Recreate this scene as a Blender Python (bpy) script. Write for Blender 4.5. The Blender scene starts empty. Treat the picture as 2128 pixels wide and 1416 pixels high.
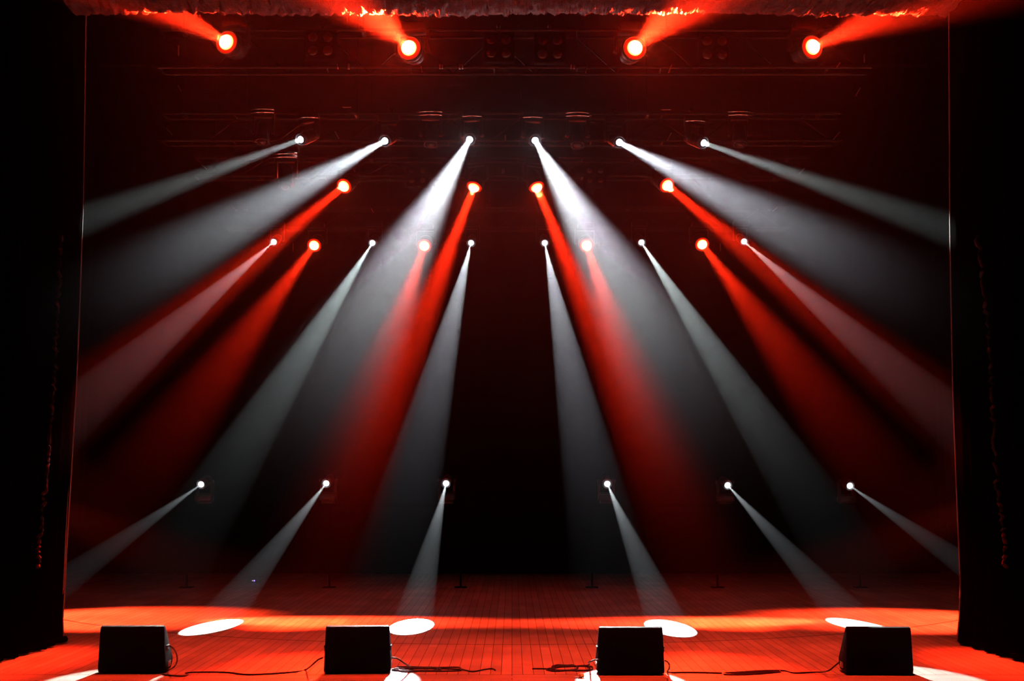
import bpy, bmesh, math, random
from mathutils import Vector, Matrix, Quaternion

random.seed(7)
S = bpy.context.scene
COL = S.collection
PI = math.pi

# ------------------------------------------------------------------ camera
W, H, F = 2128, 1416, 2834.0
PITCH = math.atan(292.0 / F)
CAM = Vector((0, 0, 1.86))
cam_data = bpy.data.cameras.new('camera')
cam_data.sensor_width = 36
cam_data.lens = F / W * 36
cam_data.clip_end = 200
cam = bpy.data.objects.new('camera', cam_data)
cam.location = CAM
cam.rotation_euler = (PI / 2 + PITCH, 0, 0)
COL.objects.link(cam)
S.camera = cam

# ------------------------------------------------------------------ world, exposure
world = bpy.data.worlds.new('world')
world.use_nodes = True
world.node_tree.nodes['Background'].inputs[0].default_value = (0, 0, 0, 1)
world.node_tree.nodes['Background'].inputs[1].default_value = 0
S.world = world
S.view_settings.view_transform = 'Standard'
S.view_settings.look = 'None'
S.view_settings.gamma = 1
S.view_settings.use_curve_mapping = False
S.view_settings.exposure = 0
cy = S.cycles
cy.max_bounces = 3
cy.diffuse_bounces = 1
cy.glossy_bounces = 1
cy.transmission_bounces = 1
cy.volume_bounces = 0
cy.transparent_max_bounces = 4
cy.use_adaptive_sampling = False
cy.use_denoising = True
try:
    cy.denoiser = 'OPENIMAGEDENOISE'
    cy.denoising_input_passes = 'RGB_ALBEDO'
except Exception:
    pass
cy.caustics_reflective = False
cy.caustics_refractive = False

HAZE = 0.010          # scattering per metre
HAZE_G = 0.35
HAZE_FRONT = 11.6     # the smoke thins out at the front edge of the stage
WHITE = (0.86, 0.95, 1.0)
RED = (1.0, 0.018, 0.004)
RED_WASH = (1.0, 0.045, 0.014)

def pt(px, py, Y):
    """Point of the place at distance Y up the stage, seen in this direction."""
    dx, dy = (px - W / 2) / F, (H / 2 - py) / F
    d = Vector((dx, math.cos(PITCH) - dy * math.sin(PITCH), math.sin(PITCH) + dy * math.cos(PITCH)))
    return CAM + d * (Y / d.y)

def fl(px, py, z=0.0):
    a = pt(px, py, 1.0) - CAM
    return CAM + a * ((z - CAM.z) / a.z)

def aim(L, px, py, beta):
    """Where a beam leaving L, seen heading to this direction, makes the angle beta with the line to the viewer."""
    ray = pt(px, py, 1.0) - CAM
    lo, hi = 0.02, L.y * 1.2
    for _ in range(50):
        m = (lo + hi) / 2
        a = (CAM + ray * m - L).angle(CAM - L)
        if a > math.radians(beta): hi = m
        else: lo = m
    return CAM + ray * m

# ------------------------------------------------------------------ materials
def mat(name, col, rough=0.6, spec=0.3, metal=0.0, noise=0.0, scale=20.0, bump=0.0):
    m = bpy.data.materials.new(name); m.use_nodes = True
    nt = m.node_tree; b = nt.nodes['Principled BSDF']
    b.inputs['Base Color'].default_value = (*col, 1)
    b.inputs['Roughness'].default_value = rough
    b.inputs['Specular IOR Level'].default_value = spec
    b.inputs['Metallic'].default_value = metal
    if noise or bump:
        tc = nt.nodes.new('ShaderNodeTexCoord')
        n = nt.nodes.new('ShaderNodeTexNoise'); n.inputs['Scale'].default_value = scale
        n.inputs['Detail'].default_value = 5
        nt.links.new(tc.outputs['Object'], n.inputs['Vector'])
        if noise:
            r = nt.nodes.new('ShaderNodeValToRGB')
            r.color_ramp.elements[0].position = .3; r.color_ramp.elements[1].position = .7
            r.color_ramp.elements[0].color = (*[c * (1 - noise) for c in col], 1)
            r.color_ramp.elements[1].color = (*[c * (1 + noise) for c in col], 1)
            nt.links.new(n.outputs['Fac'], r.inputs['Fac'])
            nt.links.new(r.outputs['Color'], b.inputs['Base Color'])
        if bump:
            bp = nt.nodes.new('ShaderNodeBump'); bp.inputs['Strength'].default_value = bump
            bp.inputs['Distance'].default_value = .01
            nt.links.new(n.outputs['Fac'], bp.inputs['Height'])
            nt.links.new(bp.outputs['Normal'], b.inputs['Normal'])
    return m

def lens_mat(name, centre, rim, p0=.35, p1=.95):
    """A lit lens: brightest where the lamp sits behind its middle."""
    m = bpy.data.materials.new(name); m.use_nodes = True
    nt = m.node_tree; nt.nodes.clear()
    out = nt.nodes.new('ShaderNodeOutputMaterial'); em = nt.nodes.new('ShaderNodeEmission')
    tc = nt.nodes.new('ShaderNodeTexCoord'); ln = nt.nodes.new('ShaderNodeVectorMath'); ln.operation = 'LENGTH'
    mp = nt.nodes.new('ShaderNodeMapping'); mp.inputs['Scale'].default_value = (1, 1, 0)
    r = nt.nodes.new('ShaderNodeValToRGB')
    r.color_ramp.elements[0].position = p0; r.color_ramp.elements[1].position = p1
    r.color_ramp.elements[0].color = (*centre, 1); r.color_ramp.elements[1].color = (*rim, 1)
    nt.links.new(tc.outputs['Object'], mp.inputs['Vector']); nt.links.new(mp.outputs['Vector'], ln.inputs[0])
    nt.links.new(ln.outputs['Value'], r.inputs['Fac']); nt.links.new(r.outputs['Color'], em.inputs['Color'])
    em.inputs['Strength'].default_value = 6
    nt.links.new(em.outputs['Emission'], out.inputs['Surface'])
    m.cycles.emission_sampling = 'NONE'
    return m

def floor_mat():
    m = bpy.data.materials.new('stage_boards'); m.use_nodes = True
    nt = m.node_tree; b = nt.nodes['Principled BSDF']; L = nt.links.new
    tc = nt.nodes.new('ShaderNodeTexCoord')
    sep = nt.nodes.new('ShaderNodeSeparateXYZ'); L(tc.outputs['Object'], sep.inputs[0])
    def math_(op, a, b_=None):
        n = nt.nodes.new('ShaderNodeMath'); n.operation = op
        for i, v in enumerate((a, b_)):
            if v is None: continue
            if isinstance(v, (int, float)): n.inputs[i].default_value = v
            else: L(v, n.inputs[i])
        return n.outputs[0]
    def bricks(rot, w, h):
        mp = nt.nodes.new('ShaderNodeMapping'); mp.inputs['Rotation'].default_value = (0, 0, rot)
        L(tc.outputs['Object'], mp.inputs['Vector'])
        br = nt.nodes.new('ShaderNodeTexBrick')
        br.inputs['Scale'].default_value = 1; br.inputs['Brick Width'].default_value = w
        br.inputs['Row Height'].default_value = h; br.inputs['Mortar Size'].default_value = .0035
        br.inputs['Mortar Smooth'].default_value = .1
        br.inputs['Color1'].default_value = (.40, .30, .24, 1); br.inputs['Color2'].default_value = (.52, .40, .33, 1)
        br.inputs['Mortar'].default_value = (.07, .045, .035, 1)
        br.offset = .37
        L(mp.outputs['Vector'], br.inputs['Vector'])
        return br.outputs['Color']
    up = bricks(PI / 2, 2.6, .105)
    fr = bricks(0, 3.1, .12)
    isf = math_('LESS_THAN', sep.outputs['Y'], 13.42)
    mx = nt.nodes.new('ShaderNodeMix'); mx.data_type = 'RGBA'
    L(isf, mx.inputs['Factor']); L(up, mx.inputs[6]); L(fr, mx.inputs[7])
    # worn blotches of the paint
    n = nt.nodes.new('ShaderNodeTexNoise'); n.inputs['Scale'].default_value = 1.3; n.inputs['Detail'].default_value = 6
    L(tc.outputs['Object'], n.inputs['Vector'])
    mr = nt.nodes.new('ShaderNodeMapRange'); mr.inputs['From Min'].default_value = .3; mr.inputs['From Max'].default_value = .7
    mr.inputs['To Min'].default_value = .72; mr.inputs['To Max'].default_value = 1.1
    L(n.outputs['Fac'], mr.inputs['Value'])
    # seam of the round turntable and of the apron board
    dx = math_('MULTIPLY', sep.outputs['X'], sep.outputs['X'])
    ys = math_('SUBTRACT', sep.outputs['Y'], 23.75)
    rr = math_('SQRT', math_('ADD', dx, math_('MULTIPLY', ys, ys)))
    seam = math_('LESS_THAN', math_('ABSOLUTE', math_('SUBTRACT', rr, 7.9)), .022)
    seam2 = math_('LESS_THAN', math_('ABSOLUTE', math_('SUBTRACT', sep.outputs['Y'], 13.42)), .012)
    keep = math_('SUBTRACT', 1, math_('MULTIPLY', math_('MAXIMUM', seam, seam2), .8))
    k = math_('MULTIPLY', keep, mr.outputs['Result'])
    vm = nt.nodes.new('ShaderNodeVectorMath'); vm.operation = 'SCALE'
    L(mx.outputs[2], vm.inputs[0]); L(k, vm.inputs['Scale'])
    L(vm.outputs['Vector'], b.inputs['Base Color'])
    b.inputs['Roughness'].default_value = .5; b.inputs['Specular IOR Level'].default_value = .2
    return m

M = dict(
    floor=floor_mat(),
    black_wall=mat('black_paint', (.006, .0055, .006), .9, .05, noise=.2, scale=3),
    velvet=mat('black_velvet', (.002, .0018, .0019), 1, .0, noise=.1, scale=9),
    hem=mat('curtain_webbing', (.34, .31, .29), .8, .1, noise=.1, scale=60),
    trim=mat('blotchy_trim_fabric', (.024, .015, .017), .8, .1, noise=.95, scale=5, bump=.5),
    border=mat('ruffled_satin', (.06, .022, .02), .5, .4, noise=.4, scale=30, bump=.6),
    metal=mat('black_powder_coat', (.022, .021, .022), .5, .3, noise=.15, scale=30),
    housing=mat('black_housing', (.018, .018, .02), .45, .35, noise=.1, scale=40),
    plate=mat('grey_front_plate', (.42, .40, .40), .4, .5, noise=.1, scale=40),
    bezel=mat('dark_glossy_bezel', (.10, .10, .11), .25, .5, noise=.1, scale=40),
    bar=mat('red_tinted_glint_bar', (.85, .75, .72), .2, .5, 1.0),
    steel=mat('pale_glint_steel', (.62, .60, .6), .3, .5, .6, noise=.1, scale=60),
    reflector=mat('blinder_glass', (.12, .10, .10), .4, .5, .9),
    cabinet=mat('black_textured_paint', (.002, .002, .0022), .65, .05, noise=.2, scale=80, bump=.3),
    grille=mat('perforated_grille', (.02, .02, .022), .5, .4, noise=.3, scale=300, bump=.5),
    rubber=mat('black_rubber', (.012, .012, .012), .8, .2, noise=.1, scale=50),
    chrome=mat('worn_metal_plate', (.35, .35, .37), .3, .5, .8, noise=.2, scale=60),
    cable=mat('cable_sheath', (.018, .012, .012), .45, .4, noise=.15, scale=40),
    paper=mat('yellowish_paper', (.75, .68, .30), .8, .1, noise=.25, scale=30),
    paper_white=mat('white_paper', (.8, .78, .74), .8, .1, noise=.1, scale=30),
    face=mat('red_halo_face', (.30, .07, .06), .7, .2, noise=.06, scale=40),
    white_lens=lens_mat('lit_white_lens', (1, 1, 1), (.9, .95, 1)),
    red_lens=lens_mat('lit_red_lens', (1.4, 1.1, .7), (1.0, .27, .014), .35, 1.02),
    led=lens_mat('lit_blue_indicator', (.25, .12, 1), (.2, .1, 1)),
    led_white=lens_mat('lit_white_indicator', (.5, .42, .45), (.5, .42, .45)),
)
M['led'].node_tree.nodes['Emission'].inputs['Strength'].default_value = 3
M['led_white'].node_tree.nodes['Emission'].inputs['Strength'].default_value = 1

# ------------------------------------------------------------------ mesh helpers
def obj(name, bm, m, parent=None, smooth=True, loc=None):
    me = bpy.data.meshes.new(name)
    bmesh.ops.recalc_face_normals(bm, faces=bm.faces)
    bm.to_mesh(me); bm.free()
    me.materials.append(m)
    if smooth:
        me.polygons.foreach_set('use_smooth', [True] * len(me.polygons))
        try: me.set_sharp_from_angle(angle=math.radians(35))
        except Exception: pass
    o = bpy.data.objects.new(name, me); COL.objects.link(o)
    if parent: o.parent = parent
    if loc is not None: o.location = loc
    return o

def child(name, me, parent, loc=(0, 0, 0), rot=None):
    o = bpy.data.objects.new(name, me); COL.objects.link(o); o.parent = parent; o.location = loc
    if rot is not None:
        o.rotation_mode = 'QUATERNION'; o.rotation_quaternion = rot
    return o

def mesh_of(name, bm, m, smooth=True):
    o = obj(name, bm, m, None, smooth); me = o.data
    bpy.data.objects.remove(o)
    return me

def thing(name, label, cat, loc=(0, 0, 0), group=None):
    o = bpy.data.objects.new(name, None); COL.objects.link(o)
    o.location = loc; o.empty_display_size = .1
    tag(o, label, cat, group); return o

def tag(o, label, cat, group=None, kind=None):
    o['label'] = label; o['category'] = cat
    if group: o['group'] = group
    if kind: o['kind'] = kind
    return o

def box(bm, c, s, bev=0.0, mtx=None):
    r = bmesh.ops.create_cube(bm, size=1)
    vs = r['verts']
    bmesh.ops.scale(bm, vec=s, verts=vs)
    if mtx is not None: bmesh.ops.transform(bm, matrix=mtx, verts=vs)
    bmesh.ops.translate(bm, vec=c, verts=vs)
    if bev:
        es = list({e for v in vs for e in v.link_edges})
        bmesh.ops.bevel(bm, geom=es, offset=bev, segments=2, profile=.5, affect='EDGES')
    return bm

def lathe(bm, prof, n=24, cap=True):
    """prof: (radius, z); revolved about z."""
    rings = []
    for r, z in prof:
        rings.append([bm.verts.new((r * math.cos(2 * PI * k / n), r * math.sin(2 * PI * k / n), z)) for k in range(n)])
    for a, b in zip(rings, rings[1:]):
        for k in range(n):
            bm.faces.new((a[k], a[(k + 1) % n], b[(k + 1) % n], b[k]))
    if cap:
        bm.faces.new(rings[0]); bm.faces.new(rings[-1])
    return bm

def smooth_path(pts, n=8):
    P = [Vector(p) for p in pts]; P = [P[0] * 2 - P[1]] + P + [P[-1] * 2 - P[-2]]
    out = []
    for i in range(1, len(P) - 2):
        a, b, c, d = P[i - 1:i + 3]
        for k in range(n):
            t = k / n
            out.append(.5 * ((2 * b) + (c - a) * t + (2 * a - 5 * b + 4 * c - d) * t * t + (-a + 3 * b - 3 * c + d) * t ** 3))
    out.append(P[-2]); return out

def tube(bm, path, r, n=8):
    rings = []
    for i, p in enumerate(path):
        t = (path[min(i + 1, len(path) - 1)] - path[max(i - 1, 0)]).normalized()
        u = t.cross(Vector((0, 0, 1)))
        if u.length < .05: u = t.cross(Vector((0, 1, 0)))
        u.normalize(); v = t.cross(u)
        rings.append([bm.verts.new(p + (u * math.cos(2 * PI * k / n) + v * math.sin(2 * PI * k / n)) * r) for k in range(n)])
    for a, b in zip(rings, rings[1:]):
        for k in range(n):
            bm.faces.new((a[k], a[(k + 1) % n], b[(k + 1) % n], b[k]))
    bm.faces.new(rings[0]); bm.faces.new(rings[-1])
    return bm

def rod(a, b, r, n=8):
    return tube(bmesh.new(), [Vector(a), Vector(b)], r, n)

def struct(name, bm, m, smooth=False):
    o = obj(name, bm, m, None, smooth); o['kind'] = 'structure'; return o

# ------------------------------------------------------------------ setting
HALF = 9.0
struct('floor', box(bmesh.new(), (0, 20.1, -.5), (2 * HALF, 16.8, 1)), M['floor'])
for o in [bpy.data.objects['floor']]:
    tag(o, 'red lit wooden stage floor of narrow boards with a round seam', 'floor')
tag(struct('wall_back', box(bmesh.new(), (0, 28.6, 5), (2 * HALF, .2, 12)), M['black_wall']), 'black back wall of the stage behind the haze', 'wall')
tag(struct('wall_left', box(bmesh.new(), (-HALF - .1, 20.1, 5), (.2, 16.8, 12)), M['black_wall']), 'black side wall beyond the left wing', 'wall')
tag(struct('wall_right', box(bmesh.new(), (HALF + .1, 20.1, 5), (.2, 16.8, 12)), M['black_wall']), 'black side wall beyond the right wing', 'wall')
tag(struct('ceiling', box(bmesh.new(), (0, 20.1, 11.1), (2 * HALF, 16.8, .2)), M['black_wall']), 'black ceiling of the fly space over the stage', 'ceiling')

for sd, sg in (('left', -1), ('right', 1)):
    tag(struct('wall_front_' + sd, box(bmesh.new(), (sg * 7.4, 11.78, 5.5), (3.2, .12, 11)), M['black_wall']), 'black wall beside the stage opening on the ' + sd, 'wall')

# ------------------------------------------------------------------ haze that fills the stage and house
hz = obj('haze', box(bmesh.new(), (0, (HAZE_FRONT + 30) / 2, 5), (24, 30 - HAZE_FRONT, 16)), M['black_wall'], smooth=False)
hm = bpy.data.materials.new('stage_haze'); hm.use_nodes = True
nt = hm.node_tree; nt.nodes.clear()
ho = nt.nodes.new('ShaderNodeOutputMaterial'); vs_ = nt.nodes.new('ShaderNodeVolumeScatter')
vs_.inputs['Color'].default_value = (1, 1, 1, 1)
vs_.inputs['Density'].default_value = HAZE; vs_.inputs['Anisotropy'].default_value = HAZE_G
nt.links.new(vs_.outputs['Volume'], ho.inputs['Volume'])
# density graded by hand so beams fade towards floor, wings and front edge
gp = nt.nodes.new('ShaderNodeNewGeometry'); sx = nt.nodes.new('ShaderNodeSeparateXYZ')
nt.links.new(gp.outputs['Position'], sx.inputs[0])
def ramp(axis, a, b, ta, tb):
    n = nt.nodes.new('ShaderNodeMapRange'); n.interpolation_type = 'SMOOTHSTEP'
    for nm, v in (('From Min', a), ('From Max', b), ('To Min', ta), ('To Max', tb)): n.inputs[nm].default_value = v
    nt.links.new(sx.outputs[axis], n.inputs['Value']); return n.outputs['Result']
def mul(a, b):
    n = nt.nodes.new('ShaderNodeMath'); n.operation = 'MULTIPLY'
    for i, v in enumerate((a, b)):
        if isinstance(v, float): n.inputs[i].default_value = v
        else: nt.links.new(v, n.inputs[i])
    return n.outputs[0]
ab = nt.nodes.new('ShaderNodeMath'); ab.operation = 'ABSOLUTE'; nt.links.new(sx.outputs['X'], ab.inputs[0])
wr = nt.nodes.new('ShaderNodeMapRange'); wr.interpolation_type = 'SMOOTHSTEP'
for nm, v in (('From Min', 1.8), ('From Max', 6.2), ('To Min', 1), ('To Max', .38)): wr.inputs[nm].default_value = v
nt.links.new(ab.outputs[0], wr.inputs['Value'])
nt.links.new(mul(mul(mul(ramp('Z', .8, 8, .05, 1.6), ramp('Y', HAZE_FRONT + .7, HAZE_FRONT + 3.6, .0, 1)), wr.outputs['Result']), HAZE), vs_.inputs['Density'])
hm.cycles.homogeneous_volume = False
hz.data.materials.clear(); hz.data.materials.append(hm)
tag(hz, 'thin smoke hanging over the whole stage that shows the beams', 'haze', kind='stuff')

# ------------------------------------------------------------------ curtains
def side_curtain(sgn, edge_px, label, extra=None, trim=()):
    pts = sorted([pt(x, y, 16.0) for x, y in edge_px], key=lambda p: p.z)
    def ex(z):
        if z <= pts[0].z: return pts[0].x
        for a, b in zip(pts, pts[1:]):
            if a.z <= z <= b.z: return a.x + (b.x - a.x) * (z - a.z) / (b.z - a.z)
        return pts[-1].x + (z - pts[-1].z) * (pts[-1].x - pts[-2].x) / (pts[-1].z - pts[-2].z)
    t = thing('side_curtain', label, 'curtain', (ex(0), 16, 0), 'black side curtains framing the stage')
    o = t.location
    bm = bmesh.new(); NY, NZ = 190, 40; grid = []
    rnd = random.Random(3 if sgn < 0 else 4)
    ph = [rnd.uniform(0, 6.28) for _ in range(4)]
    for j in range(NZ + 1):
        z = .015 + 10.5 * (j / NZ) ** 1.3; row = []
        for i in range(NY + 1):
            s = i / NY; y = 16 - 4.1 * s
            amp = .085 * min(1, s * 9) * (.75 + .25 * math.sin(z * .7 + ph[0]))
            f = amp * math.sin(2 * PI * (y / .33 + .10 * math.sin(z * .9 + ph[1]))) + .03 * amp / .085 * math.sin(2 * PI * y / .81 + ph[2] + z * .4)
            x = ex(z) + sgn * (.0875 * 4.1 * s) + f
            row.append(bm.verts.new(Vector((x, y, z)) - o))
        grid.append(row)
    for a, b in zip(grid, grid[1:]):
        for i in range(NY): bm.faces.new((a[i], a[i + 1], b[i + 1], b[i]))
    g = bmesh.ops.solidify(bm, geom=bm.faces[:], thickness=.012)
    obj('drape', bm, M['velvet'], t)
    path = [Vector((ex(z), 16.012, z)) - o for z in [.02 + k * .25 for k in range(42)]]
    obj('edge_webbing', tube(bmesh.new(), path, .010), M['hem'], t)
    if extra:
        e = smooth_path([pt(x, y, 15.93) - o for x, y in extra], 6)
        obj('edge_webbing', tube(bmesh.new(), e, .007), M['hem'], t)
    # ragged, blotchy trim down the inner face
    P = []
    for px, py in trim:
        d = .5
        for _ in range(20):
            q = pt(px, py, 16 - d); xd = ex(q.z) + sgn * .0875 * d - sgn * .085
            d = max(.05, 16 - abs(xd / ((px - W / 2) / F)) * math.cos(PITCH) * 1.0)
        P.append(Vector((xd, 16 - d, pt(px, py, 16 - d).z)) - o)
    tr = smooth_path(P, 14); rr = random.Random(9)
    tr = [p + Vector((rr.uniform(-.012, .012), rr.uniform(-.05, .05), 0)) for p in tr]
    obj('trim_band', tube(bmesh.new(), tr, .022), M['trim'], t)
    # weighted hem lying on the floor
    hb = [Vector((ex(0) + sgn * .0875 * (16 - y) + (.05 * math.sin(2 * PI * y / .33)), y, .05)) - o for y in [15.98 - k * .055 for k in range(74)]]
    obj('bottom_hem', tube(bmesh.new(), hb, .035), M['velvet'], t)
    return t
side_curtain(-1, [(178, 0), (172, 420), (169, 500), (166, 600), (160, 750), (152, 900), (143, 1050), (137, 1150), (133, 1240), (129, 1290), (132, 1330)],
             'tall black stage curtain on the left with two thin lit edges',
             [(153, 640), (149, 800), (144, 950), (138, 1080), (134, 1180), (130, 1235)],
             [(120, 490), (118, 620), (117, 740), (112, 860), (107, 980), (100, 1090), (94, 1180)])
side_curtain(1, [(1973, 0), (1975, 450), (1977, 600), (1981, 800), (1988, 1000), (1994, 1150), (1997, 1220), (1994, 1290), (1989, 1338)],
             'tall black stage curtain on the right with a single thin lit edge', None,
             [(2038, 490), (2050, 620), (2057, 740), (2058, 860), (2061, 980), (2068, 1090), (2074, 1180)])

def flat_curtain(name, label, x0, x1, y, z0, z1, amp, per, m):
    t = thing(name, label, 'curtain', ((x0 + x1) / 2, y, z0))
    bm = bmesh.new(); n = int((x1 - x0) / per * 10); rows = []
    for j in range(9):
        z = (z1 - z0) * j / 8
        rows.append([bm.verts.new((x0 + (x1 - x0) * i / n - (x0 + x1) / 2,
                                   amp * math.sin(2 * PI * i / 10 + .5 * math.sin(i * .13) + .2 * j), z)) for i in range(n + 1)])
    for a, b in zip(rows, rows[1:]):
        for i in range(n): bm.faces.new((a[i], a[i + 1], b[i + 1], b[i]))
    bmesh.ops.solidify(bm, geom=bm.faces[:], thickness=.01)
    obj('drape', bm, m, t)
    obj('batten', rod((x0 - (x0 + x1) / 2, 0, z1 - z0 + .04), (x1 - (x0 + x1) / 2, 0, z1 - z0 + .04), .03), M['metal'], t)
    return t
flat_curtain('backdrop_curtain', 'pleated black curtain across the back of the stage', -8.6, 8.6, 27.6, .02, 10.4, .07, .3, M['velvet'])

# ruffled border over the stage opening: only its bunched bottom edge is in view
def border():
    zb = pt(1064, 15, 14.6).z
    t = thing('border_curtain', 'ruffled red lit border curtain along the top edge', 'curtain', (0, 14.6, zb))
    bm = bmesh.new(); rnd = random.Random(11)
    NX, NA = 900, 36; rings = []
    ph = [rnd.uniform(0, 6.28) for _ in range(8)]
    for i in range(NX + 1):
        x = -4.9 + 9.8 * i / NX
        r0 = .24 + .012 * math.sin(x * 1.1 + ph[0]) + .008 * math.sin(x * 3.1 + ph[1])
        ring = []
        for k in range(NA):
            a = 2 * PI * k / NA
            r = r0 * (1 + .05 * math.sin(x * 31 + ph[2] + 2.2 * math.sin(a * 2 + x * 3)) + .04 * math.sin(x * 57 + a * 5 + ph[3])
                      + .035 * math.sin(a * 9 + x * 14 + ph[4]) + rnd.uniform(-.05, .05))
            ring.append(bm.verts.new((x, 2.0 * r * math.cos(a), .16 + .7 * r * math.sin(a))))
        rings.append(ring)
    for a, b in zip(rings, rings[1:]):
        for k in range(NA): bm.faces.new((a[k], a[(k + 1) % NA], b[(k + 1) % NA], b[k]))
    bm.faces.new(rings[0]); bm.faces.new(rings[-1])
    obj('bunched_hem', bm, M['border'], t)
    bm = bmesh.new(); rows = []
    for j in range(6):
        rows.append([bm.verts.new((-4.9 + 9.8 * i / 320, .05 * math.sin(i * .9), .42 + 3.4 * j / 5)) for i in range(321)])
    for a, b in zip(rows, rows[1:]):
        for i in range(320): bm.faces.new((a[i], a[i + 1], b[i + 1], b[i]))
    bmesh.ops.solidify(bm, geom=bm.faces[:], thickness=.01)
    obj('drape', bm, M['velvet'], t)
border()

# ------------------------------------------------------------------ trusses
TRUSS = []
def truss(label, px0, px1, ytop, ybot, Y, depth=.30, glints=(), clamps=(), low=False):
    a, b = pt(px0, (ytop + ybot) / 2, Y), pt(px1, (ytop + ybot) / 2, Y)
    zt, zb = pt(1064, ytop, Y).z, pt(1064, ybot, Y).z
    x0, x1 = a.x, b.x; cx = (x0 + x1) / 2
    t = thing('lighting_truss', label, 'truss', (cx, Y, zb), 'lighting trusses over the stage' if not low else None)
    h = zt - zb; L = (x1 - x0) / 2
    TRUSS.append((Y, zb, zt))
    for x in (-L * .94, -L * .43, L * .43, L * .94):
        obj('hoist_chain', rod((x, depth / 2, h), (x, depth / 2, 10.985 - zb), .008, 6), M['metal'], t)
    for x in (-L * .94, -L * .43, L * .43, L * .94):
        obj('hoist_bar', box(bmesh.new(), (x, depth / 2, h + .02), (.05, depth + .06, .05), .006), M['metal'], t)
    cme = mesh_of('chord', rod((-L, 0, 0), (L, 0, 0), .022), M['metal'])
    for y in (0, depth):
        for z in (0, h): child('chord', cme, t, (0, y, z))
    n = max(4, int(round((x1 - x0) / .55))); st = 2 * L / n
    up = mesh_of('brace', rod((-st / 2, 0, 0), (st / 2, 0, h), .010, 6), M['metal'])
    dn = mesh_of('brace', rod((-st / 2, 0, h), (st / 2, 0, 0), .010, 6), M['metal'])
    cr = mesh_of('brace', rod((0, 0, 0), (0, depth, 0), .010, 6), M['metal'])
    for k in range(n):
        child('brace', up if k % 2 else dn, t, (-L + (k + .5) * st, depth, 0))
        if k % 2 == 0: child('brace', cr, t, (-L + k * st, 0, 0)); child('brace', cr, t, (-L + k * st, 0, h))
    for (xa, ya, xb, yb, r) in glints:  # glints of light on the braces, put into paler metal
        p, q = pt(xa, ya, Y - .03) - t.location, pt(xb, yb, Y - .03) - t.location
        g = obj('brace', rod(p, q, r, 6), M['steel'], t); g['label'] = 'brace made pale for a glint'
    for (xa, ya, w_, h_) in clamps:  # clamps paled the same way where light glints on them
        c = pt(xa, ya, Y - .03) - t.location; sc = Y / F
        g = obj('clamp', box(bmesh.new(), c, (w_ * sc, .03, h_ * sc), .002), M['steel'], t); g['label'] = 'clamp made pale for a glint'
    return t
truss('front overhead truss carrying the four big red lamps', 330, 1810, 62, 139, 17.0,
      glints=[(370, 178, 377, 190, .008), (1788, 182, 1778, 200, .008), (1746, 130, 1739, 140, .008), (1221, 134, 1217, 152, .007), (1396, 135, 1389, 152, .007),
              (700, 132, 703, 144, .006), (875, 138, 877, 150, .007)],
      clamps=[(725, 138, 4, 12), (914, 139, 3, 9), (919, 139, 3, 9), (955, 139, 3, 9), (961, 139, 3, 9), (1187, 139, 3, 9), (1193, 139, 3, 9), (1796, 122, 2, 18), (371, 105, 2, 22)])
truss('second overhead truss carrying the six brightest white lamps', 335, 1750, 236, 292, 20.03,
      glints=[(696, 273, 704, 288, .010), (1395, 276, 1387, 292, .010), (346, 266, 358, 281, .009), (1745, 274, 1732, 290, .009), (1050, 280, 1050, 292, .012),
              (712, 223, 730, 223, .006), (1200, 240, 1230, 240, .006), (1374, 228, 1394, 228, .006), (1082, 185, 1083, 204, .006)])
truss('third overhead truss carrying the upper row of small red lamps', 405, 1680, 328, 366, 22.45,
      glints=[(733, 348, 738, 358, .012), (1362, 350, 1357, 362, .012), (419, 343, 430, 352, .010), (1672, 350, 1661, 361, .010), (1044, 351, 1044, 361, .008), (1047, 351, 1047, 361, .008)])
truss('rearmost overhead truss carrying the lower red and white lamps', 470, 1640, 432, 474, 25.45,
      glints=[(484, 431, 493, 439, .008), (1615, 431, 1606, 439, .008), (771, 433, 776, 442, .008), (609, 506, 609, 522, .005), (1497, 506, 1497, 522, .005)])

# ------------------------------------------------------------------ moving lamps
def head_mesh(R, L, name):
    """Barrel of a lamp; the beam leaves along -z, the front rim lies at z=0."""
    return mesh_of(name, lathe(bmesh.new(), [(R * .86, .012), (R * .98, .0), (R * 1.05, .02), (R * 1.05, L * .28), (R * .95, L * .36), (R * 1.0, L * .42),
                                             (R * .96, L * .72), (R * .80, L * .92), (R * .5, L), (.01, L)], 28, False), M['housing'])
def bezel_mesh(R):
    return mesh_of('bezel', lathe(bmesh.new(), [(R * .80, .004), (R * .88, -.012), (R * 1.04, -.010), (R * 1.07, .010), (R * 1.06, .03)], 28, False), M['bezel'])
def lens_mesh(m):
    bm = bmesh.new(); n = 20
    prof = [(math.cos(a), -math.sin(a) * .75) for a in [PI / 2 * k / 7 for k in range(8)]]
    prof[-1] = (.01, -.75)
    return mesh_of('lens', lathe(bm, prof, n, False), m)
def yoke_mesh(w, l, up):
    bm = bmesh.new(); s = 1 if up else -1
    for sx in (-1, 1):
        box(bm, (sx * w, 0, s * l / 2), (.035, .09, l + .06), .008)
    box(bm, (0, 0, s * (l + .01)), (2 * w + .035, .11, .04), .008)
    return mesh_of('yoke', bm, M['housing'])
KIT = {}
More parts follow.
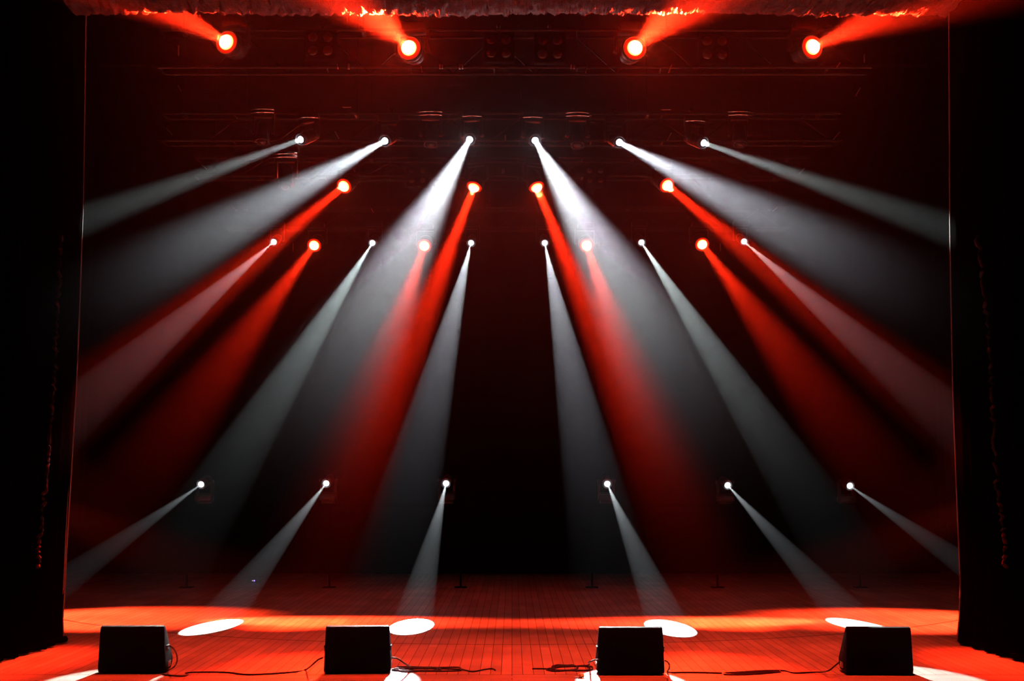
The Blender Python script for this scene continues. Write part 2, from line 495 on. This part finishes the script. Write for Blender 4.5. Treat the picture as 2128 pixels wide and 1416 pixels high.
for k, (R, Lh, lr, lm) in dict(white=(.095, .40, .050, 'white_lens'), white_small=(.085, .36, .052, 'white_lens'),
                               red_big=(.150, .36, .098, 'red_lens'), red=(.135, .34, .094, 'red_lens'), dark=(.10, .36, .06, None)).items():
    KIT[k] = dict(R=R, L=Lh, lr=lr, head=head_mesh(R, Lh, 'head'), bezel=bezel_mesh(R),
                  lens=lens_mesh(M[lm] if lm else M['reflector']),
                  yoke_up=yoke_mesh(R + .045, .19 + R * .3, True), yoke_dn=yoke_mesh(R + .045, .19 + R * .3, False))
def face_mesh(lr, fr):  # ring added around the lens to imitate its halo
    prof = [(lr * .97, -.006)] + [(lr + (fr - lr) * math.sin(a), (fr - lr) * 1.2 * (1 - math.cos(a)) - .006) for a in [PI / 2 * k / 9 for k in range(10)]] + [(lr * .9, 1.2 * (fr - lr))]
    return mesh_of('halo_ring', lathe(bmesh.new(), prof, 40, False), M['face'])
face_me = {k: face_mesh(KIT[k]['lr'], fr) for k, fr in (('red_big', .155), ('red', .140))}
base_me = mesh_of('base', box(bmesh.new(), (0, 0, 0), (.29, .24, .11), .018), M['housing'])
def plate_mesh(w, r):  # rounded bar added to catch red glints along the base edge
    return mesh_of('glint_bar', tube(bmesh.new(), [Vector((w * (k / 8 - .5), .035 * (2 * k / 8 - 1) ** 2, 0)) for k in range(9)], r, 12), M['bar'])
plate_me = plate_mesh(.27, .024)
plate_wide = plate_mesh(.33, .020)
knob_me = mesh_of('tilt_knob', lathe(bmesh.new(), [(.024, -.012), (.028, 0), (.024, .012)], 14), M['bezel'])

def hang(t, base_h):
    """Arm from the lamp's base to a hook over the nearest chord of a truss, or to the ceiling."""
    o = t.location; top = Vector((0, 0, base_h))
    best = None
    for Y, zb, zt in TRUSS:
        for z in (zb, zt):
            q = Vector((0, Y - o.y, z - o.z)); dd = (q - top).length
            if best is None or dd < best[0]: best = (dd, q)
    bm = bmesh.new()
    if best is None or best[0] > 1.2:
        tube(bm, [top - Vector((0, 0, .01)), Vector((0, 0, 10.985 - o.z))], .018)
    else:
        q = best[1]; f = Vector((0, q.y - .062, q.z))
        mid = Vector((0, min(0, f.y), base_h + .03))
        tube(bm, [top - Vector((0, 0, .01)), mid, Vector((0, f.y, mid.z if mid.z < f.z else f.z + .05)), f], .014)
        tube(bm, [f - Vector((0, 0, .03)), f + Vector((0, 0, .05))], .016)
        box(bm, q + Vector((0, -.025, .046)), (.05, .11, .022), .004)
    obj('hook_clamp', bm, M['metal'], t)

def lamp_light(name, head, col, power, deg, blend, r, off):
    d = bpy.data.lights.new(name, 'SPOT'); d.color = col; d.energy = power
    d.spot_size = math.radians(deg); d.spot_blend = blend; d.shadow_soft_size = r
    d.use_soft_falloff = False
    o = bpy.data.objects.new(name, d); COL.objects.link(o); o.parent = head; o.location = (0, 0, -off)
    return o

def lamp(name, label, group, kind, lens_at, target, col=WHITE, power=0, deg=5, blend=.1, spill=0, upright=False, plate=False, glow=3, soft=None):
    K = KIT[kind]
    lens_at = Vector(lens_at); d = (Vector(target) - lens_at).normalized()
    piv = lens_at - d * (K['L'] * .5)
    arm = .19 + K['R'] * .3
    s = -1 if upright else 1
    basez = piv.z + s * (arm + .075)
    t = thing(name, label, 'stage light', (piv.x, piv.y, basez), group)
    o = t.location
    child('base', base_me, t)
    if plate:
        child('glint_bar', plate_me if power else plate_wide, t, (0, -.130, -.032))['label'] = 'front bar added to catch red glints'
        if not power: child('glint_bar', plate_wide, t, (0, -.130, .016))['label'] = 'front bar added to catch red glints'
    if not upright: hang(t, base_h=.055)
    pan = math.atan2(d.y, d.x) + PI / 2
    yq = Quaternion((0, 0, 1), pan)
    y = child('yoke', K['yoke_dn' if upright else 'yoke_up'], t, piv - o, yq)
    for sx in (-1, 1): child('tilt_knob', knob_me, y, (sx * (K['R'] + .07), 0, 0), Quaternion((0, 1, 0), PI / 2))
    h = child('head', K['head'], t, lens_at - o, (-d).to_track_quat('Z', 'Y'))
    if not kind.startswith('red'): child('bezel', K['bezel'], h)
    ln = child('lens', K['lens'], h); ln.scale = (K['lr'],) * 3
    ln['label'] = 'glowing lens' if power else 'unlit lens'
    off = K['lr'] * .75 + .012
    if kind.startswith('red'):
        child('halo_ring', face_me[kind], h)['label'] = 'added red ring imitating the lens halo'
        # added lamp aimed back at the added ring, imitating the lens halo
        gd = bpy.data.lights.new('glow', 'SPOT'); gd.color = RED; gd.energy = glow; gd.shadow_soft_size = .015
        gd.spot_size = math.radians(130); gd.spot_blend = 1
        g = bpy.data.objects.new('glow', gd); COL.objects.link(g); g.parent = h; g.location = (0, 0, -off - .07)
        g.rotation_euler = (PI, 0, 0)
    if power:
        r_ = soft if soft else (.012 if kind.startswith('white') else .06)
        lamp_light('beam', h, col, power, deg, blend, r_, off + (r_ if r_ > .02 else 0))
    if spill: lamp_light('spill', h, col, spill, 165, 1.0, .03, off + .01)
    return t

BY, CY, DY, EY, AY = 19.5, 22.0, 25.0, 24.0, 16.5
ORD = ['leftmost', 'second from left', 'third from left', 'third from right', 'second from right', 'rightmost']

# upper white row
GW = 'white beam lamps on the second truss'
rowB = [((625, 290), (171, 450), pt(171, 458, 16.2), 6.4, .30, (.80, 1, .97), True), ((800, 293), (170, 640), 22, 7.2, .8, (.82, .95, 1), False), ((976, 290), (735, 720), 22, 10.5, 1.1, (.88, .96, 1), True),
        ((1112, 292), (1360, 720), 22, 10.5, 1.1, (.88, .96, 1), True), ((1287, 296), (1930, 630), 22, 7.2, .85, (.84, .92, 1), False), ((1462, 297), (1976, 486), pt(1976, 478, 16.15), 6.4, .36, (.80, 1, .96), True)]
for i, (lp, tp, beta, deg, pw, col, pl) in enumerate(rowB):
    L = pt(*lp, BY)
    T = beta if isinstance(beta, Vector) else aim(L, *tp, beta)
    lamp('spotlight', 'lit white beam lamp in the bright upper white row, %s of six' % ORD[i], GW, 'white', L, T, col, 55000 * pw, deg, .95,
         9 if i in (2, 3) else 0, plate=pl, soft=.035)
# middle white row
GD = 'white beam lamps on the rear truss'
rowD = [((569, 503), pt(165, 850, 16.8), (.5, .46, .47)), ((774, 505), fl(203, 1417), (.8, 1, .97)), ((979, 505), fl(752, 1422), WHITE),
        ((1132, 505), fl(1316, 1422), WHITE), ((1333, 504), fl(1925, 1412), (.84, 1, .97)), ((1546, 502), pt(1985, 880, 16.8), (.5, .46, .47))]
for i, (lp, T, col) in enumerate(rowD):
    lamp('spotlight', 'lit white beam lamp in the middle white row, %s of six' % ORD[i], GD, 'white_small', pt(*lp, DY), T, col, 38000, 4.6, .35, 0)
# low white row, standing on a low rail
GE = 'white beam lamps on the low rail at the back'
rowE = [((418, 1007), aim(pt(418, 1007, EY), 160, 1190, 27)), ((678, 1005), fl(448, 1301)), ((927, 1005), fl(857, 1300)),
        ((1262, 1006), fl(1388, 1303)), ((1512, 1009), fl(1776, 1298)), ((1766, 1010), aim(pt(1766, 1010, EY), 1990, 1165, 27))]
lowz = 9; low_lamps = []
for i, (lp, T) in enumerate(rowE):
    t = lamp('spotlight', 'lit white beam lamp in the lowest white row, %s of six' % ORD[i], GE, 'white_small', pt(*lp, EY), T, WHITE, 85000, 5.0, .12, 0, upright=True)
    low_lamps.append(t)
    lowz = min(lowz, t.location.z - .075)
def rail():
    t = thing('lighting_rail', 'low black rail on posts carrying the lowest white lamps', 'rail', (0, EY + .2, 0))
    obj('rail', box(bmesh.new(), (.2, 0, lowz - .03), (12.2, .26, .05), .01), M['velvet'], t)
    pm = mesh_of('post', box(box(bmesh.new(), (0, 0, lowz / 2 - .03), (.035, .035, lowz - .06), .006), (0, 0, .008), (.22, .22, .016), .004), M['velvet'])
    for x in (-5.7, -3.2, -.9, 1.4, 3.6, 6.1): child('post', pm, t, (x, 0, 0))
rail()
for t in low_lamps:
    h_ = t.location.z - .05 - lowz
    obj('mounting_foot', box(bmesh.new(), (0, 0, -.05 - h_ / 2 + .002), (.22, .18, h_ - .01), .004), M['housing'], t)

# red rows
GC = 'small red lamps on the third truss'
NA4 = ['leftmost', 'second from left', 'third from left', 'rightmost']
rowC = [((715, 387), pt(150, 850, 16.3), 1.5), ((985, 389), fl(625, 1297), 2.2), ((1115, 389), fl(1500, 1297), 2.2), ((1386, 385), pt(1985, 880, 16.3), 1.5)]
for i, (lp, T, pw) in enumerate(rowC):
    lamp('wash_light', 'lit red lamp in the upper row of small red lamps, %s of four' % NA4[i], GC, 'red', pt(*lp, CY), T, RED, 50000 * pw, 12 if pw > 2 else 9, 1, 80 if pw > 2 else 40, glow=25)
GR = 'small red lamps on the rear truss'
rowR = [((653, 510), fl(5, 1380), .95), ((882, 511), fl(590, 1400), .7), ((1219, 510), fl(1520, 1400), .7), ((1459, 508), fl(2120, 1385), .95)]
for i, (lp, T, pw) in enumerate(rowR):
    lamp('wash_light', 'lit red lamp in the lower row of small red lamps, %s of four' % NA4[i], GR, 'red', pt(*lp, DY), T, RED, 60000 * pw, 9, 1, 32, glow=25)
GA = 'big red lamps on the front truss'
rowA = [((471, 88), (330, 8), 35, 1.0, 80), ((850, 100), (750, 0), 22, 1.6, 230), ((1319, 100), (1425, 0), 22, 1.3, 170), ((1688, 98), (1850, 25), 35, 1.0, 80)]
for i, (lp, tp, beta, pw, sp) in enumerate(rowA):
    L = pt(*lp, AY)
    lamp('wash_light', 'lit big red lamp in the top row pointing upward, %s of four' % NA4[i], GA, 'red_big', L, aim(L, *tp, beta), RED, 40000 * pw, 20, .9, sp * .8, glow=35)
# added unseen red lamps, in wings and above the front, filling the floor
GH = 'added red floor lamps out of view'
for i, (x, y, z, T, pw, deg, bl) in enumerate([(-7.7, 18.2, 4.0, fl(205, 1287), 14000, 46, .7), (7.7, 18.2, 4.0, fl(1915, 1290), 14000, 46, .7),
                                               (-7.6, 18.9, 2.0, fl(645, 1292), 50000, 19, .9), (7.6, 18.9, 2.0, fl(1490, 1293), 50000, 19, .9),
                                               (-2.6, 12.05, 10.3, fl(560, 1384), 7500, 44, 1.0), (2.6, 12.05, 10.3, fl(1560, 1384), 7500, 44, 1.0)]):
    lamp('wash_light', 'added red lamp out of sight %s' % ['high in the left wing behind the curtain', 'high in the right wing behind the curtain', 'low in the left wing behind the curtain', 'low in the right wing behind the curtain',
         'above the left half of the stage front', 'above the right half of the stage front'][i], GH, 'red_big', (x, y, z), T, RED_WASH, pw, deg, bl, 0)

# unlit heads between the white ones
GU = 'unlit lamps between the upper white lamps'
for lp, lab in [((545, 295), 'unlit dark lamp hanging left of the upper white lamps'), ((895, 300), 'unlit dark lamp hanging left of the two centre white lamps'),
                ((1200, 302), 'unlit dark lamp hanging right of the two centre white lamps'), ((1538, 300), 'unlit dark lamp hanging right of the upper white lamps'),
                ((593, 388), 'unlit dark lamp hanging lower down, left of the upper small red lamps')]:
    L = pt(*lp, BY + .1)
    lamp('moving_head_light', lab, GU, 'dark', L, L + Vector((0, -.35, -1)), plate=True)

# four-cell blinders
def blinder(px, py, Y, sp, label):
    c = pt(px, py, Y); s = sp * Y / F
    t = thing('blinder_light', label, 'stage light', c + Vector((0, .1, s * 1.2)), 'unlit four cell blinder lamps')
    o = t.location; up = Matrix.Rotation(0, 3, 'X')
    obj('frame', box(bmesh.new(), c - o + Vector((0, .10, 0)), (2.1 * s, .14, 2.0 * s), .012), M['black_wall'], t)
    hang(t, -.2 * s)
    for sx in (-.5, .5):
        for sz in (-.5, .5):
            r = .17 * sp / 32 * .36
            bm = lathe(bmesh.new(), [(.002, .006 + r * .5)] + [(r * math.sin(a), .006 + r * .5 * math.cos(a)) for a in (.3, .6, .9, 1.2, 1.57)] + [(r, -.02)], 18, False)
            e = obj('lamp_cell', bm, M['reflector'], t, loc=c - o + Vector((sx * s, .03, sz * s * .92)))
            e.rotation_euler = (PI / 2, 0, 0)
blinder(665, 90, 16.72, 32, 'unlit four cell blinder between the two left big red lamps')
blinder(1036, 95, 16.72, 32, 'unlit four cell blinder just left of the middle of the top row')
blinder(1143, 97, 16.72, 32, 'unlit four cell blinder just right of the middle of the top row')
blinder(1486, 98, 16.72, 32, 'unlit four cell blinder between the two right big red lamps')
blinder(867, 364, 22.17, 23, 'unlit small four cell blinder left of the centre red lamps')
blinder(1237, 364, 22.17, 23, 'unlit small four cell blinder right of the centre red lamps')

# ------------------------------------------------------------------ floor monitors
def wedge_mesh():
    prof = [(.015, .02), (0, .05), (0, .425), (.012, .452), (.045, .462), (.075, .452), (.345, .135), (.352, .115), (.345, .06), (.29, .02)]
    def wd(z): return .325 - .020 * max(0, (z - .30) / .16) - .006 * max(0, (.1 - z) / .1)
    bm = bmesh.new()
    a = [bm.verts.new((-wd(z), y, z)) for y, z in prof]; b = [bm.verts.new((wd(z), y, z)) for y, z in prof]
    n = len(prof)
    for k in range(n): bm.faces.new((a[k], a[(k + 1) % n], b[(k + 1) % n], b[k]))
    fa, fb = bm.faces.new(a), bm.faces.new(b)
    es = [e for e in list(fa.edges) + list(fb.edges)]
    bmesh.ops.bevel(bm, geom=es, offset=.010, segments=2, profile=.5, affect='EDGES')
    return mesh_of('cabinet', bm, M['cabinet'])
cab = wedge_mesh()
sl = math.atan2(.317, .27)
gr = mesh_of('grille', box(bmesh.new(), (0, 0, 0), (.56, .37, .012), .004), M['grille'])
foot = mesh_of('rubber_foot', lathe(bmesh.new(), [(.02, 0), (.022, .012), (.02, .024)], 12), M['rubber'])
hand = mesh_of('handle', box(box(bmesh.new(), (0, 0, 0), (.012, .14, .055), .008), (0, 0, .018), (.022, .13, .012), .004), M['rubber'])
jack = mesh_of('connector_plate', box(box(bmesh.new(), (0, 0, 0), (.008, .12, .055), .002), (0, 0, -.008), (.016, .035, .03), .004), M['chrome'])
def monitor(px, py, yaw, label, side):
    p = fl(px, py)
    t = thing('floor_monitor', label, 'loudspeaker', p, 'black floor monitors along the stage front')
    t.rotation_euler = (0, 0, math.radians(yaw))
    child('cabinet', cab, t)
    g = child('grille', gr, t, (0, .214, .297)); g.rotation_euler = (-math.atan2(.317, .27), 0, 0)
    for x in (-.26, .26):
        for y in (.05, .26): child('rubber_foot', foot, t, (x, y, 0))
    for s in (-1, 1):
        child('handle', hand, t, (s * .318, .12, .24))
    j = child('connector_plate', jack, t, (side * .322, .22, .075))
    return t
monitor(272, 1402, 2.0, 'black floor monitor at the far left, beside the left curtain', 1)
monitor(742, 1402, 3.0, 'black floor monitor in front of the left centre white pool of light', 1)
monitor(1312, 1405, 0.0, 'black floor monitor in front of the right centre white pool of light', -1)
monitor(1829, 1405, -2.0, 'black floor monitor at the far right, cutting off a white pool', -1)

# ------------------------------------------------------------------ cables
CR = .0075
def cable(label, pts, r=CR):
    P = []
    for q in pts:
        x, y = q[0], q[1]; h = q[2] if len(q) > 2 else 0
        g = fl(x, y + 0) if not h else None
        if h:      # raised point: (px, py, height, distance)
            g = pt(x, y, q[3]); 
        P.append(Vector((g.x, g.y, max(g.z, 0) + r)))
    o = obj('cable', tube(bmesh.new(), smooth_path(P, 8), r), M['cable'])
    tag(o, label, 'cable', 'black cables on the stage front')
    return o
cable('black cable looping from the far left monitor and running right along the floor',
      [(352, 1344, 1, 13.35), (362, 1352, 1, 13.3), (368, 1368, 1, 13.25), (366, 1382, 1, 13.2), (358, 1391, 1, 13.15), (345, 1396), (337, 1401), (345, 1405), (365, 1407), (385, 1407), (391, 1403), (386, 1401), (402, 1399.5), (440, 1399),
       (475, 1400), (510, 1404), (540, 1403.5), (580, 1401), (615, 1398), (635, 1394), (648, 1385, 1, 13.3), (660, 1374, 1, 13.3), (671, 1369, 1, 13.3)])
def coil(seed, x0, x1, y0, y1, loops, lead):
    rnd = random.Random(seed); P = list(lead); L = x1 - x0
    for k in range(loops):
        a = rnd.uniform(0, .25); b = rnd.uniform(.65, 1)
        ym = (y0 + y1) / 2
        P += [(x0 + L * a + 4, ym + rnd.uniform(-2, 2)), (x0 + L * (a + .1), y1 + rnd.uniform(-2, 1)), (x0 + L * .5, y1 + rnd.uniform(-3, 1)), (x0 + L * b - 6, y1 + rnd.uniform(-3, 0)),
              (x0 + L * b, ym + rnd.uniform(-1, 1)), (x0 + L * b - 8, y0 + rnd.uniform(-1, 2)), (x0 + L * .5, y0 + rnd.uniform(-1, 3)), (x0 + L * (a + .12), y0 + rnd.uniform(-1, 2))]
    return P
cable('black cable plugged into the left centre monitor, bunched on the floor beside it',
      coil(2, 812, 960, 1389, 1397, 4, [(814, 1369, 1, 13.3), (826, 1371, 1, 13.3), (842, 1382, 1, 13.3), (856, 1390)]) + [(950, 1393), (980, 1398), (1005, 1394), (1022, 1392), (1029, 1395)])
cable('black cable plugged into the right centre monitor, bunched on the floor to its left',
      coil(5, 1118, 1236, 1385, 1396, 4, [(1246, 1373, 1, 13.25), (1234, 1374, 1, 13.25), (1224, 1379, 1, 13.25), (1217, 1386)]) + [(1150, 1392), (1125, 1392), (1106, 1392)])
cable('short black cable looping from the right side of the right centre monitor',
      [(1382, 1375, 1, 13.2), (1388, 1379, 1, 13.15), (1391, 1385, 1, 13.1), (1390, 1394, 1, 13.05), (1387, 1399), (1400, 1400), (1425, 1399.5), (1460, 1400), (1500, 1401)])
cable('black cable running along the floor into the far right monitor',
      [(1745, 1378, 1, 13.3), (1736, 1385, 1, 13.25), (1722, 1396, 1, 13.2), (1705, 1399), (1680, 1400), (1650, 1400.5), (1630, 1396), (1590, 1396), (1540, 1399), (1508, 1401), (1510, 1404), (1550, 1404), (1600, 1400.5), (1622, 1398), (1600, 1397.5), (1560, 1400), (1520, 1402)])

# ------------------------------------------------------------------ small things
def scrap():
    c = fl(1207, 1409)
    t = thing('paper_scrap', 'crumpled yellowish scrap of paper in the white pool by a monitor', 'paper', c)
    bm = bmesh.new(); bmesh.ops.create_icosphere(bm, subdivisions=3, radius=.026)
    rnd = random.Random(5)
    for v in bm.verts:
        f = 1 + .35 * math.sin(v.co.x * 190 + 1) * math.sin(v.co.y * 170) + rnd.uniform(-.12, .12)
        v.co = Vector((v.co.x * 1.1 * f, v.co.y * f, v.co.z * .8 * f + .022))
    obj('crumple', bm, M['paper'], t, smooth=False)
    bm = bmesh.new(); box(bm, (-.04, -.01, .006), (.05, .04, .004), .001)
    obj('torn_corner', bm, M['paper_white'], t)
scrap()
def supply():
    c = fl(531, 1211); c.y -= .2
    t = thing('power_supply', 'small dark box with a blue indicator at the back of the stage', 'power supply', c)
    obj('case', box(bmesh.new(), (0, .10, .06), (.24, .18, .12), .01), M['housing'], t)
    sc = c.y / F
    for x, m, nm, r in ((.012, 'led', 'blue indicator', .014), (-.020, 'led_white', 'white indicator', .010)):
        o = obj('indicator', lathe(bmesh.new(), [(r, 0), (r * .8, -.006), (.001, -.009)], 12, False), M[m], t, loc=(x, .008, .045))
        o.rotation_euler = (-PI / 2, 0, 0); o['label'] = nm
supply()
